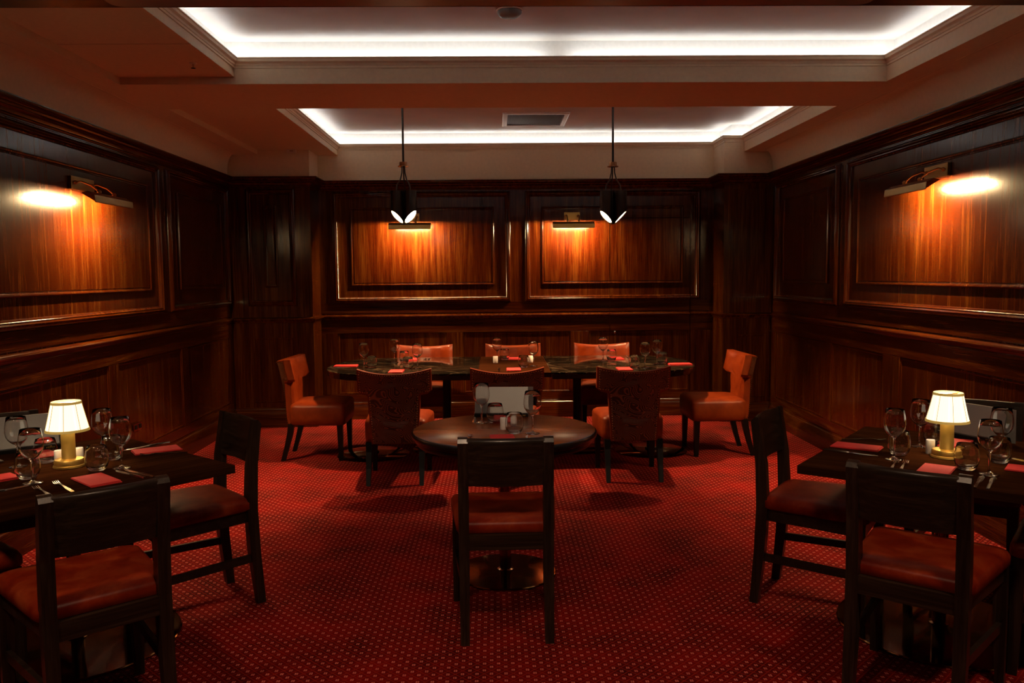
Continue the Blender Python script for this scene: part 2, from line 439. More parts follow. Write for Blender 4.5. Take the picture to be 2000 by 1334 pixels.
# cream upper walls and ceiling --------------------------------------
cv = [(.012, ZW-.02), (.014, 2.60), (.022, 2.655), (.04, 2.70), (.068, 2.734), (.10, 2.75), (.128, 2.7545), (.132, 2.752), (.142, 2.752), (.144, Z0+.004)]
struct('trim_3', sweep(PATH, cv, segs=[0]), MCR, 'cream plaster cove curving up from the left panelling to the soffit', 'cove', smooth=True)
struct('trim_4', sweep(PATH, cv, segs=[6]), MCR, 'cream plaster cove curving up from the right panelling to the soffit', 'cove', smooth=True)
struct('wall_upper', sweep(PATH, [(.004, ZW-.02), (.004, Z1+.01)], segs=[1, 2, 3, 4, 5]), MCR, 'cream plaster strip above the back panelling and its piers', 'wall')

ce = struct('ceiling', boxm(-3.0, 3.2, YN, 9.2, ZC, ZC+.06), MWH, 'coffered ceiling, white inside two cove lit trays', 'ceiling')
obj('soffit', boxm(XL-.1, XR+.1, BY0, BY1, Z0, Z1), MCR, ce)
obj('soffit', boxm(CX1, XR+.1, YN, BY0, Z0, Z1), MCR, ce)
obj('soffit', boxm(CX1, XR+.1, BY1, YP+.02, Z0, Z1), MCR, ce)
obj('soffit', boxm(XL-.1, -2.355, YN, BY0, Z0, Z1+.01), MCR, ce)
obj('soffit', boxm(XL-.1, -2.355, BY1, YP+.02, Z0, Z1+.01), MCR, ce)
obj('soffit', boxm(XL-.1, XR+.1, YN-.1, 3.30, Z0, Z1+.02), MCR, ce)
bmr = BM(); box(bmr, -2.36, CX0-.003, 3.28, 4.638, Z1, Z1+.02); box(bmr, -2.36, CX0-.003, 4.646, BY0+.01, Z1, Z1+.02)
obj('access_panel', bmr, MCR, ce)
obj('recess', boxm(-2.36, CX0-.003, BY1-.01, YB+.02, Z1, Z1+.02), MCR, ce)
CO = [(0, Z1), (0, 2.852), (.006, 2.853), (.006, 2.866), (.010, 2.868), (.014, 2.880), (.026, 2.890), (.028, 2.906), (.032, 2.908), (.032, ZLIP), (-.002, ZLIP), (-.004, 2.872), (-.085, 2.870), (-.087, ZC+.01)]
C1 = [(CX0, 3.30), (CX0, BY0), (CX1, BY0), (CX1, 3.30)]
C2 = [(CX0, BY1), (CX0, YB), (PRX, YB), (PRX, YP), (CX1, YP), (CX1, BY1)]
def two(bm):
    for f in bm.faces: f.material_index = 1 if f.calc_center_median().z > 2.925 else 0
    return bm
t5 = struct('trim_5', two(sweep(C1, CO, closed=True)), [MCR, MIN], 'moulded cream upstand round the nearer ceiling tray', 'moulding')
t6 = struct('trim_6', two(sweep(C2, CO, closed=True)), [MCR, MIN], 'moulded cream upstand round the farther ceiling tray, stepping round the pier', 'moulding')
def led(path, par, gaps=()):
    n = len(path); P = [Vector(p) for p in path]
    for i in range(n):
        a, b = P[i], P[(i+1) % n]; d = (b-a).normalized(); nn = Vector((-d.y, d.x)); L = (b-a).length
        pa, pb = P[i-1], P[(i+2) % n]
        ca_, cb_ = (a-pa).cross(d) if False else (a-pa).x*d.y-(a-pa).y*d.x, d.x*(pb-b).y-d.y*(pb-b).x
        lo_, hi_ = (-.03 if ca_ < 0 else .05), (L+.03 if cb_ < 0 else L-.05)
        spans = [(lo_, hi_)]
        for gi, g0, g1 in gaps:
            if gi == i: spans = [(lo_, g0), (g1, hi_)]
        for s0, s1 in spans:
            bm = BM(); c0 = a+d*s0+nn*.0105; c1 = a+d*s1+nn*.0105; w = nn*.0055
            ring = [(c0-w), (c1-w), (c1+w), (c0+w)]
            loops(bm, [[(p.x, p.y, 2.892) for p in ring], [(p.x, p.y, 2.906) for p in ring]])
            obj('led_strip', bm, ELED, par, label='lit white LED tape hidden behind the upstand')
led(C1, t5, gaps=[(1, 1.98, 2.13)]); led(C2, t6)

# header across the opening in front, with a foxed mirror plate ------
hd = struct('trim_7', boxm(-3.0, 3.2, YN-.22, YN, 2.492, 3.1), MBK, 'black header beam across the opening at the top of the frame', 'beam')
pl = rounded([(-1.33, YN-.022), (1.345, YN-.022), (1.345, YN-.20), (-1.33, YN-.20)], .05, 6)
loops(bmp := BM(), [[(x, y, 2.492) for x, y in pl], [(x, y, 2.487) for x, y in pl]])
obj('mirror_panel', bmp, MMR, hd, label='foxed antique mirror plate with rounded corners')
struct('ceiling_front', boxm(-3.4, 3.6, Y0-1, YN-.22, 2.80, 2.86), MCR, 'plain ceiling on the near side of the header beam', 'ceiling')

# vent, detector, sprinkler, sensor -----------------------------------
vx0, vx1, vy0, vy1 = .093, .722, 7.84, 8.50
v = thing('air_vent', 'white framed air vent grille with dark louvres in the farther ceiling tray', 'vent', ((vx0+vx1)/2, (vy0+vy1)/2, ZC))
a, b_ = (vx1-vx0)/2, (vy1-vy0)/2
fr = BM()
ri = lambda o, z: [(-a+o, -b_+o, z), (a-o, -b_+o, z), (a-o, b_-o, z), (-a+o, b_-o, z)]
loops(fr, [ri(0, 0), ri(0, -.010), ri(.012, -.016), ri(.046, -.014), ri(.05, -.002)], capa=False, capb=False)
obj('frame', fr, MCV, v)
obj('backing', boxm(-a+.045, a-.045, -b_+.045, b_-.045, -.003, 0), MBK, v)
sl = BM(); n = 46
for k in range(n):
    x = -a+.056+(2*a-.112)*k/(n-1); box(sl, x-.0018, x+.0018, -b_+.05, b_-.05, -.014, -.004)
obj('slats', sl, MVS, v, kind='stuff')
d = thing('smoke_detector', 'round smoke detector on the nearer ceiling tray just under the header', 'detector', (.102, 4.86, ZC))
obj('housing', lathe(BM(), [(.070, 0), (.070, -.016), (.062, -.030), (.040, -.040), (0, -.042)], 28), plain('detector_plastic', (.16, .13, .12), .5), d, smooth=True)
obj('base_ring', lathe(BM(), [(.076, 0), (.076, -.006), (.070, -.008)], 28), MCV, d, smooth=True)
s = thing('sprinkler_head', 'small metal sprinkler head under the left ceiling recess', 'sprinkler', (-1.77, 5.05, Z1))
obj('rosette', lathe(BM(), [(.022, 0), (.020, -.004), (.010, -.006)], 16), MCV, s, smooth=True)
obj('nozzle', lathe(BM(), [(.006, -.004), (.006, -.026), (.014, -.028), (.014, -.030), (0, -.031)], 12), MST, s, smooth=True)
s = thing('alarm_sensor', 'little cream sensor box at the top of the left pier', 'sensor', (-2.01, 8.405, Z1))
obj('case', boxm(-.045, .045, -.015, .04, -.032, 0, .004), MCV, s)
obj('lens', boxm(-.012, .022, -.018, -.013, -.026, -.010, .001), plain('sensor_lens', (.4, .3, .24), .3), s)
s = thing('wall_socket', 'brass socket plate low on the left wall beside the square table', 'socket', (XL+.017, 6.11, .44))
obj('plate', boxm(0, .006, -.075, .075, -.028, .028, .002), MPO, s)
for dy_ in (-.035, .035): obj('outlet', boxm(.006, .010, dy_-.018, dy_+.018, -.016, .016, .002), MBK, s)

# ------------------------------------------------------------------ lamps
def picture_light(label, loc, rz, L, plw, grp='brass picture lights on the panelling'):
    """local: wall at y=0, light stands out towards -y"""
    t = thing('picture_light', label, 'wall light', loc, rz, grp)
    obj('back_plate', boxm(-plw/2, plw/2, -.022, 0, .06, .145, .006), MBA, t)
    sec = [(-.222, -.030), (-.217, .012), (-.175, .036), (-.135, .024)]
    inn = [(y+(.004 if i < 2 else -.004 if i == 3 else 0), z-.004) for i, (y, z) in enumerate(sec)]
    bm = BM()
    ring = sec+inn[::-1]
    loops(bm, [[(x, y, z) for y, z in ring] for x in (-L/2, L/2)])
    for x in (-L/2, L/2):
        loops(bm, [[(x-.003, y, z) for y, z in sec], [(x+.003, y, z) for y, z in sec]])
    obj('shade', bm, MBA, t)
    tb = BM(); tube(tb, [(-L*.40, -.190, .012), (L*.40, -.190, .012)], .008, 10)
    obj('tube', tb, EPIC, t, smooth=True, label='lit warm lamp tube')
    for sx in (-1, 1):
        x = sx*plw*.36
        am = BM(); tube(am, [(x, -.02, .105), (x, -.06, .112), (x, -.125, .085), (x*.95, -.170, .046)], .0055, 8)
        ar = obj('arm', am, MBA, t, smooth=True)
        for p, r in (((x, -.028, .105), .013), ((x*.95, -.170, .044), .014), ((x+sx*.016, -.028, .105), .007)):
            k = BM(); bmesh.ops.create_uvsphere(k, u_segments=12, v_segments=8, radius=r, matrix=Matrix.Translation(p))
            obj('knuckle', k, MBA, ar, smooth=True)
    return t
picture_light('brass picture light on the back wall partly behind the left pendant', (-.872, YB-.012, 2.045), 0, .43, .17)
picture_light('brass picture light on the back wall left of the right pendant', (.829, YB-.012, 2.045), 0, .43, .17)
picture_light('brass picture light on the left wall', (XL+.012, 5.44, 2.035), PI/2, .53, .30)
picture_light('brass picture light on the right wall', (XR-.012, 5.27, 2.060), -PI/2, .53, .28)

def pendant(label, x, y, zbot, angs):
    t = thing('pendant_light', label, 'pendant lamp', (x, y, 0), 0, 'pendants over the long table')
    obj('rod', tube(BM(), [(0, 0, zbot+.50), (0, 0, ZC)], .009, 10), MDB, t, smooth=True)
    obj('ceiling_rose', lathe(BM(), [(.05, ZC), (.05, ZC-.02), (.012, ZC-.03)], 20), MDB, t, smooth=True)
    obj('collar', lathe(BM(), [(.0, zbot+.505), (.032, zbot+.505), (.034, zbot+.476), (.046, zbot+.474), (.046, zbot+.468), (0, zbot+.466)], 20), MPO, t, smooth=True)
    for a in angs:
        ca, sa = math.cos(a), math.sin(a); rr = .064
        cb = tube(BM(), [(ca*.012, sa*.012, zbot+.468), (ca*.014, sa*.014, zbot+.42), (ca*.03, sa*.03, zbot+.36), (ca*.058, sa*.058, zbot+.32), (ca*.064, sa*.064, zbot+.285), (ca*.064, sa*.064, zbot+.268)], .0055, 8)
        obj('stem', cb, MDB, t, smooth=True)
        # tube cut at 45 degrees, low side towards the axis
        bm = BM(); seg = 28; r = .050
        def cutz(px, py):
            s_ = px*ca+py*sa       # outward
            return zbot+.0+(s_+r)*1.05
        top = [(ca*rr+r*math.cos(2*PI*i/seg), sa*rr+r*math.sin(2*PI*i/seg), zbot+.27) for i in range(seg)]
        bot = [(ca*rr+r*math.cos(2*PI*i/seg), sa*rr+r*math.sin(2*PI*i/seg), cutz(r*math.cos(2*PI*i/seg), r*math.sin(2*PI*i/seg))) for i in range(seg)]
        loops(bm, [top, bot], capb=False)
        h = obj('lamp_tube', bm, MDB, t, smooth=True)
        lb = BM(); r3 = .044
        ring = [(ca*rr+r3*math.cos(2*PI*i/seg), sa*rr+r3*math.sin(2*PI*i/seg), cutz(r3*math.cos(2*PI*i/seg), r3*math.sin(2*PI*i/seg))+.006) for i in range(seg)]
        loops(lb, [ring, [(p[0], p[1], p[2]+.004) for p in ring]])
        obj('lens', lb, EPEN, h, label='lit warm lens')
        li = bpy.data.lights.new('pendant_beam', 'SPOT'); li.energy = PENDANT_SPOT; li.color = (1, .56, .26); li.spot_size = R(72); li.spot_blend = .7; li.shadow_soft_size = .03
        lo = bpy.data.objects.new('pendant_beam', li); C.objects.link(lo); lo.parent = t
        lo.location = (ca*(rr+.02), sa*(rr+.02), zbot+.035)
        dv = Vector((ca*.5, sa*.5, -1)); lo.rotation_euler = dv.to_track_quat('-Z', 'Y').to_euler()
    return t
pendant('pendant of three slant cut lamp tubes over the left half of the long table', -.738, 6.9, 1.958, [R(90), R(211), R(330)])
pendant('pendant of three slant cut lamp tubes over the right half of the long table', .987, 6.9, 1.946, [R(95), R(199), R(346)])

def downlight(x, y, which):
    t = thing('ceiling_downlight', which+' round ceiling light on the near side of the header', 'ceiling light', (x, y, 2.80), 0, 'downlights in front of the header')
    obj('trim_ring', lathe(BM(), [(.17, 0), (.165, -.012), (.150, -.010)], 32, cap=False), MCV, t, smooth=True)
    obj('lens', lathe(BM(), [(.150, -.004), (.150, -.009)], 32), EDWN, t)
    li = bpy.data.lights.new('downlight_beam', 'SPOT'); li.energy = DOWN; li.color = (1, .66, .42); li.spot_size = R(84); li.spot_blend = .9; li.shadow_soft_size = .15
    lo = bpy.data.objects.new('downlight_beam', li); C.objects.link(lo); lo.parent = t; lo.location = (0, 0, -.04)
    lo.rotation_euler = Vector((0, .62, -1)).to_track_quat('-Z', 'Y').to_euler()
for x, w_ in ((-1.9, 'left'), (0.0, 'middle'), (1.9, 'right')): downlight(x, 1.5, w_)

def table_lamp(label, x, y, rz):
    t = thing('table_lamp', label, 'table lamp', (x, y, .75), rz, 'gold table lamps on the square tables')
    obj('base', lathe(BM(), [(0, 0), (.060, 0), (.062, .003), (.060, .010), (.057, .012), (.057, .030), (.054, .034), (.030, .036)], 40), MBR, t, smooth=True)
    obj('pole', lathe(BM(), [(.029, .034), (.027, .037), (.0265, .165), (0, .165)], 32), MBR, t, smooth=True)
    sh = BM(); n = 96; r0, r1, z0, z1 = .083, .055, .152, .276
    prof = []
    for z, r in ((z0, r0), (z0+(z1-z0)*.33, r0+(r1-r0)*.36), (z0+(z1-z0)*.66, r0+(r1-r0)*.68), (z1, r1)):
        prof.append([(r*(1+(.010 if i % 2 else -.004)-(.030 if i % 12 == 0 else 0))*math.cos(2*PI*i/n), r*(1+(.010 if i % 2 else -.004)-(.030 if i % 12 == 0 else 0))*math.sin(2*PI*i/n), z) for i in range(n)])
    loops(sh, prof, capa=False, capb=False)
    sho = obj('shade', sh, MSH, t, label='pleated white shade, lit')
    for rr, zz in ((r0+.001, z0), (r1+.001, z1)):
        k = .010; s_ = 1 if zz == z0 else -1; tr = BM()
        loops(tr, [[((rr+.0015-s_*q*.226)*math.cos(2*PI*i/48), (rr+.0015-s_*q*.226)*math.sin(2*PI*i/48), zz+s_*q) for i in range(48)] for q in (0, k)]+
              [[((rr-.003-s_*q*.226)*math.cos(2*PI*i/48), (rr-.003-s_*q*.226)*math.sin(2*PI*i/48), zz+s_*q) for i in range(48)] for q in (k, 0)], capa=False, capb=False)
        obj('braid', tr, MTR, sho, smooth=True, label='gold braid at the hem' if s_ == 1 else 'gold braid at the rim')
    obj('spider', tube(BM(), [(-.052, 0, .268), (.052, 0, .268)], .0025, 6), MBA, t)
    bb = BM(); bmesh.ops.create_uvsphere(bb, u_segments=16, v_segments=10, radius=.022, matrix=Matrix.Translation((0, 0, .205)))
    obj('bulb', bb, EBUL, t, smooth=True)
    # seams of the shade
    sm = BM()
    for i in range(8):
        a = 2*PI*i/8+.2; tube(sm, [((r0+.002)*math.cos(a), (r0+.002)*math.sin(a), z0), ((r1+.0015)*math.cos(a), (r1+.0015)*math.sin(a), z1)], .0011, 4)
    obj('seams', sm, MTR, sho, kind='stuff')
    return t

# ------------------------------------------------------------------ chairs
def dining_chair(label, loc, rz, grp):
    t = thing('dining_chair', label, 'chair', loc, rz, grp)
    out = rounded([(-.205, -.215), (.205, -.215), (.248, .255), (-.248, .255)], .05)
    bm = cushion(BM(), out, [(.452, .012), (.462, .0), (.492, .0), (.508, .010), (.517, .030), (.520, .075), (.521, .15)])
    obj('seat', bm, MLB, t, smooth='all')
    for sx in (-1, 1):
        x = sx*.176
        obj('leg', post(BM(), [(x, -.246, 0, .036, .038), (x, -.222, .25, .042, .048), (x, -.212, .46, .043, .052), (x, -.222, .66, .043, .046), (x, -.250, .852, .042, .036), (x, -.246, .868, .041, .026), (x, -.242, .874, .040, .014)], .004), MCH, t, label='back leg running up into the back post')
        obj('leg', post(BM(), [(sx*.222, .228, 0, .030, .032), (sx*.216, .222, .30, .044, .044), (sx*.214, .22, .455, .044, .044)], .004), MCH, t)
        bm = BM(); loops(bm, [[(sx*.160, -.20, z), (sx*.184, -.20, z), (sx*.228, .21, z), (sx*.204, .21, z)] for z in (.398, .458)])
        obj('apron', bm, MCHX, t)
        bm = BM(); loops(bm, [[(sx*.168, -.22, z), (sx*.186, -.22, z), (sx*.226, .215, z), (sx*.208, .215, z)] for z in (.205, .240)])
        obj('stretcher', bm, MCHX, t)
    obj('apron', boxm(-.158, .158, -.236, -.212, .394, .460, .002), MCHX, t)
    obj('apron', boxm(-.20, .20, .212, .236, .398, .458, .002), MCHX, t)
    # curved back panel
    bm = BM(); n = 12; rings = []
    for i in range(n+1):
        u = -1+2*i/n; x = u*.160; yb_ = -.004-.020*(1-u*u)
        def Y(z): return yb_ - .222 - .030*(z-.66)/.21
        rings.append([(x, Y(.665)+.012, .665), (x, Y(.665)-.012, .668), (x, Y(.84)-.014, .838), (x, Y(.85)-.0125, .850), (x, Y(.86)-.009, .860), (x, Y(.866)-.004, .867), (x, Y(.87)+.007, .871), (x, Y(.868)+.012, .869), (x, Y(.862)+.014, .862), (x, Y(.70)+.012, .70)])
    loops(bm, rings); obj('backrest', bm, MCHX, t, smooth=True)
    return t
dc = dining_chair('dark wood dining chair with brown seat drawn up to the round table', (.033, 3.590, 0), R(1.2), None)
DG2 = 'dark dining chairs at the square tables'
def dcc(x, y, deg, label): return dup(dc, (x, y, 0), R(deg), label, DG2)
dcc(-1.418, 2.822, 40.9, 'dark wood dining chair, back to us, at the near side of the left square table')
dcc(-1.425, 3.805, 130.9, 'dark wood dining chair seen side on behind the right corner of the left square table')
dcc(-2.13, 3.05, -40.9, 'dark wood dining chair cut by the left edge of the photo')
dcc(-2.32, 3.905, -139, 'dark wood dining chair tucked under the wall side of the left square table')
dcc(1.549, 2.906, -41.1, 'dark wood dining chair, back to us, at the near side of the right square table')
dcc(1.502, 3.740, -124.8, 'dark wood dining chair seen side on behind the left corner of the right square table')
dcc(2.275, 3.035, 51.5, 'dark wood dining chair cut by the right edge of the photo')
dcc(2.33, 3.965, 141.5, 'dark wood dining chair tucked under the wall side of the right square table')

def wing_chair(label, loc, rz, grp):
    t = thing('wing_chair', label, 'chair', loc, rz, grp)
    out = rounded([(-.225, -.20), (.225, -.20), (.262, .27), (-.262, .27)], .055)
    bm = cushion(BM(), out, [(.300, .02), (.308, .004), (.36, .0), (.45, .0), (.468, .008), (.482, .03), (.490, .07), (.494, .14)])
    obj('seat', bm, MLT, t, smooth='all')
    rows = [.300, .36, .44, .52, .60, .640, .655, .662, .668, .69, .74, .79, .825, .846]
    def hw(z): return .172+.020*(z-.3)/.35 if z < .658 else (.20 if z < .664 else (.245 if z < .67 else .272))
    ncol = 24
    def surf(u, z, front):
        x = u*hw(z)
        zz = z
        if z > .8: zz = z+(.030*(abs(x)/.272)**2-.022)*(z-.8)/.046
        y = -.215-.115*(z-.30)/.55+.115*(x/.272)**2*min(1, max(0, (z-.35)/.3))
        th = .078
        e = max(abs(u)**10, ((z-.80)/.046)**4 if z > .80 else 0)
        if front:
            y += th*(1-.35*min(1, e))
            if z > .52: y += .007*abs(math.sin(PI*(u+1)*2.5))**.6
        return (x, y, zz)
    bm = BM()
    F = [[bm.verts.new(surf(-1+2*j/ncol, z, True)) for j in range(ncol+1)] for z in rows]
    B_ = [[bm.verts.new(surf(-1+2*j/ncol, z, False)) for j in range(ncol+1)] for z in rows]
    for i in range(len(rows)-1):
        for j in range(ncol):
            bm.faces.new((F[i][j], F[i][j+1], F[i+1][j+1], F[i+1][j])); bm.faces.new((B_[i][j+1], B_[i][j], B_[i+1][j], B_[i+1][j+1]))
        for j in (0, ncol): bm.faces.new((F[i][j], B_[i][j], B_[i+1][j], F[i+1][j]))
    for i in (0, len(rows)-1):
        for j in range(ncol): bm.faces.new((F[i][j], F[i][j+1], B_[i][j+1], B_[i][j]))
    bk = obj('backrest', bm, MLT, t, smooth=True)
    # tooled back panel set in 12 mm from the edge
    bm = BM(); V = []
    rows2 = [.305, .40, .52, .62, .650, .678, .684, .74, .79, .822, .834]
    def hw2(z): return hw(z)-.012 if not .655 < z < .68 else .19
    def s2(u, z, off=.004):
        x = u*hw2(z); p = surf(x/hw(z), z, False); return (p[0], p[1]-off, p[2])
    V = [[bm.verts.new(s2(-1+2*j/16, z)) for j in range(17)] for z in rows2]
    for i in range(len(rows2)-1):
        for j in range(16): bm.faces.new((V[i][j], V[i][j+1], V[i+1][j+1], V[i+1][j]))
    obj('back_panel', bm, MSW, t, smooth=True, label='swirl tooled dark leather back')
    st = BM()
    def stud(p):
        x, y, z = p; r = .0042
        ring = [st.verts.new((x+r*math.cos(k*PI/3), y-.002, z+r*math.sin(k*PI/3))) for k in range(6)]; tp = st.verts.new((x, y-.006, z))
        for k in range(6): st.faces.new((ring[k], ring[(k+1) % 6], tp))
    z = .31
    while z < .655: stud(s2(-.97, z)); stud(s2(.97, z)); z += .018
    z = .69
    while z < .835: stud(s2(-.98, z)); stud(s2(.98, z)); z += .018
    x = -.245
    while x <= .2451: stud(s2(x/hw2(.832), .832)); x += .0175
    for sx in (-1, 1):
        for k in range(4): stud(s2(sx*(.74+.07*k), .686))
    obj('nailheads', st, MSN, t, kind='stuff', label='row of small brass nailheads')
    for sx in (-1, 1):
        x = sx*.195
        obj('leg', post(BM(), [(x, -.262, 0, .030, .034), (x, -.225, .12, .036, .040), (x, -.195, .24, .042, .046), (x, -.185, .31, .044, .050)], .003), MBK, t, label='black sabre back leg')
        obj('leg', post(BM(), [(sx*.215, .225, 0, .032, .032), (sx*.215, .222, .31, .048, .048)], .003), MBK, t, label='black tapered front leg')
    return t
WG = 'tan leather wing chairs round the long table'
wc = wing_chair('tan wing chair at the left end of the long table, facing right', (-1.52, 7.05, 0), R(-90), WG)
def wcc(x, y, deg, label): return dup(wc, (x, y, 0), R(deg), label, WG)
wcc(1.90, 7.02, 90, 'tan wing chair at the right end of the long table, facing left')
wcc(-.745, 6.245, 0, 'wing chair with swirl tooled back to us, left of the round table')
wcc(.085, 6.245, 0, 'wing chair with back to us, directly behind the round table')
wcc(1.020, 6.245, 0, 'wing chair with swirl tooled back to us, right of the round table')
wcc(-.694, 7.98, 180, 'tan wing chair on the wall side of the long table, leftmost of three')
wcc(.175, 7.98, 180, 'tan wing chair on the wall side of the long table, middle of three')
wcc(1.055, 7.98, 180, 'tan wing chair on the wall side of the long table, rightmost of three')

# ------------------------------------------------------------------ tables
def disc_base(t, x, y, r, ztop, pr_=.028):
    d = obj('base_disc', lathe(BM(), [(0, 0), (r, 0), (r, .006), (r-.004, .010), (r*.55, .014), (.05, .018), (0, .018)], 64, (x, y, 0)), MBD, t, smooth=True)
    p = obj('pole', lathe(BM(), [(pr_+.012, .016), (pr_+.012, .022), (pr_, .026), (pr_, ztop-.03), (pr_+.03, ztop-.02), (pr_+.03, ztop)], 24, (x, y, 0)), MPO, t, smooth=True)
def square_table(label, x, y, ang):
    t = thing('square_table', label, 'table', (x, y, 0), ang, 'dark wood square tables')
    obj('table_top', boxm(-.45, .45, -.525, .525, .715, .75, .004), MTB, t)
    obj('underframe', boxm(-.33, .33, -.40, .40, .690, .715, .003), MTE, t)
    disc_base(t, 0, 0, .412, .690)
    return t
square_table('dark wood square table at the left with a lit gold lamp', -1.787, 3.443, math.atan2(-.756, -.655))
square_table('dark wood square table at the right with a lit gold lamp', 1.903, 3.427, math.atan2(-.62, .785))
t = thing('round_table', 'round dark wood table in the middle of the carpet', 'table', (.041, 4.171, 0))
rt = .472
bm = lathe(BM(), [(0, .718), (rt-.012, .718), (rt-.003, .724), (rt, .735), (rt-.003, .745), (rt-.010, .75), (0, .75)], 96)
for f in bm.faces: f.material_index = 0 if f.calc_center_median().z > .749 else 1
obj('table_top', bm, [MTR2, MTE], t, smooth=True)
obj('edge_band', lathe(BM(), [(rt-.10, .680), (rt-.035, .682), (rt-.024, .695), (rt-.024, .706), (rt-.014, .712), (rt-.012, .719)], 96, cap=False), MTE, t, smooth=True)
obj('underframe', boxm(-.22, .22, -.22, .22, .690, .7185), MTE, t)
disc_base(t, 0, 0, .262, .692, .030)

def slab_outline(x0, x1, y0, y1, side, a=.62):
    pts = []; ymid = (y0+y1)/2; hb = (y1-y0)/2; n = 18
    if side < 0:
        pts = [(x1, y1), (x1, y0)]
        for k in range(n+1):
            th = -PI/2-PI*k/n; pts.append((x0+a+a*math.copysign(abs(math.cos(th))**.8, math.cos(th)), ymid+hb*math.copysign(abs(math.sin(th))**.8, math.sin(th))))
    else:
        pts = [(x0, y0)]
        for k in range(n+1):
            th = -PI/2+PI*k/n; pts.append((x1-a+a*math.copysign(abs(math.cos(th))**.8, math.cos(th)), ymid+hb*math.copysign(abs(math.sin(th))**.8, math.sin(th))))
        pts.append((x0, y1))
    return pts
LY0, LY1 = 6.585, 7.935
def marble_table(label, x0, x1, side, cols):
    t = thing('marble_table', label, 'table', ((x0+x1)/2, (LY0+LY1)/2, 0), 0, 'marble topped ends of the long table')
    mx, my = (x0+x1)/2, (LY0+LY1)/2
    o = [(x-mx, y-my) for x, y in slab_outline(x0, x1, LY0, LY1, side)]
    bm = cushion(BM(), o, [(.733, .003), (.736, 0), (.747, 0), (.75, .003)])
    obj('table_top', bm, MMB, t)
    bm = cushion(BM(), o, [(.694, .012), (.700, .004), (.7325, .002)])
    obj('edge_band', bm, MTE, t)
    for cx_, cy_ in cols:
        d_ = obj('base_disc', lathe(BM(), [(0, 0), (.31, 0), (.31, .006), (.305, .010), (.05, .020), (0, .020)], 48, (cx_-mx, cy_-my, 0)), MBD, t, smooth=True)
        obj('pole', lathe(BM(), [(.05, .018), (.05, .03), (.036, .034), (.036, .68), (.09, .694)], 20, (cx_-mx, cy_-my, 0)), MBK, t, smooth=True)
    return t
marble_table('dark marble topped table forming the left end of the long table', -1.455, -.142, -1, [(-1.06, 7.06), (-.43, 7.25)])
marble_table('dark marble topped table forming the right end of the long table', .452, 1.728, 1, [(1.34, 7.06), (.72, 7.25)])
t = thing('insert_table', 'glossy brown wood table set between the two marble tables', 'table', (.155, 7.26, 0))
obj('table_top', boxm(-.295, .295, -.675, .675, .712, .75, .003), MTB, t)
obj('underframe', boxm(-.20, .20, -.5, .5, .69, .712), MTE, t)
for sx in (-1, 1):
    for sy_ in (-1, 1): obj('leg', post(BM(), [(sx*.17, sy_*.42, 0, .04, .04), (sx*.17, sy_*.42, .69, .05, .05)], .003), MBK, t)

# ------------------------------------------------------------------ tableware
TZ = .7505
WINE = [(0, 0), (.034, 0), (.036, .0012), (.034, .003), (.014, .006), (.006, .010), (.0042, .020), (.0040, .075), (.0048, .088), (.010, .094), (.022, .102), (.034, .115), (.0415, .130), (.0445, .148), (.0435, .168), (.040, .190), (.0358, .2115),
        (.0354, .2117), (.0350, .2113), (.0392, .190), (.0427, .168), (.0437, .148), (.0407, .1305), (.0332, .1162), (.0212, .1035), (.010, .097), (0, .0955)]
TUMB = [(0, 0), (.026, 0), (.031, .003), (.0385, .014), (.044, .030), (.0462, .046), (.0452, .064), (.0415, .085), (.0368, .103), (.0363, .1035), (.0358, .103), (.0405, .085), (.0442, .064), (.0452, .046), (.043, .031), (.0365, .0165), (.028, .011), (0, .009)]
def shared(first):
    def put(loc, rz, label, group):
        o = first[0].copy(); C.objects.link(o); o.location = loc; o.rotation_euler = (0, 0, rz); o['label'] = label; o['group'] = group; return o
    return put
protos = {}
def one(name, bm, mat, cat, smooth, loc, rz, label, group):
    """single mesh things: the first is built, the rest share its mesh"""
    if name+group not in protos:
        base = protos.get(name)
        if base is None:
            o = obj(name, bm(), mat, smooth=smooth); protos[name] = o
        else:
            o = base.copy(); C.objects.link(o)
        tag(o, label, cat, group); protos[name+group] = o
    else:
        o = protos[name].copy(); C.objects.link(o); tag(o, label, cat, group)
    o.location = loc; o.rotation_euler = (0, 0, rz); return o
def wine(x, y, label, g): return one('wine_glass', lambda: lathe(BM(), WINE, 40), MGL, 'wine glass', 'all', (x, y, TZ), 0, label, 'wine glasses on '+g)
def tumbler(x, y, label, g): return one('tumbler', lambda: lathe(BM(), TUMB, 40), MGL, 'tumbler', 'all', (x, y, TZ), 0, label, 'tumblers on '+g)
def shaker(x, y, label, g, s=1.0):
    def b():
        bm = lathe(BM(), [(0, 0), (.0165, 0), (.018, .002), (.018, .058), (.0165, .061), (0, .0615)], 28)
        for k in range(3):
            a = k*2*PI/3; lathe(bm, [(.0016, .0612), (.0016, .0617), (0, .0617)], 6, (.006*math.cos(a), .006*math.sin(a), 0), mi=1)
        return bm
    o = one('shaker', b, [MPC, MBK], 'shaker', True, (x, y, TZ), 0, label, 'white shakers on '+g); o.scale = (s, s, 1); return o
def napkin(x, y, ang, label, g, L=.20, w=.115):
    def b():
        bm = BM()
        for k, (dx, dy, z0, z1) in enumerate(((0, 0, 0, .0022), (.002, .001, .0026, .0048), (-.0015, .002, .0052, .0074))):
            box(bm, -w/2+dx+k*.002, w/2+dx, -L/2+dy, L/2+dy-k*.003, z0, z1)
        box(bm, w/2-.004, w/2, -L/2, L/2, .001, .0066)
        return bm
    return one('napkin', b, MNP, 'napkin', False, (x, y, TZ), ang, label, 'red napkins on '+g)
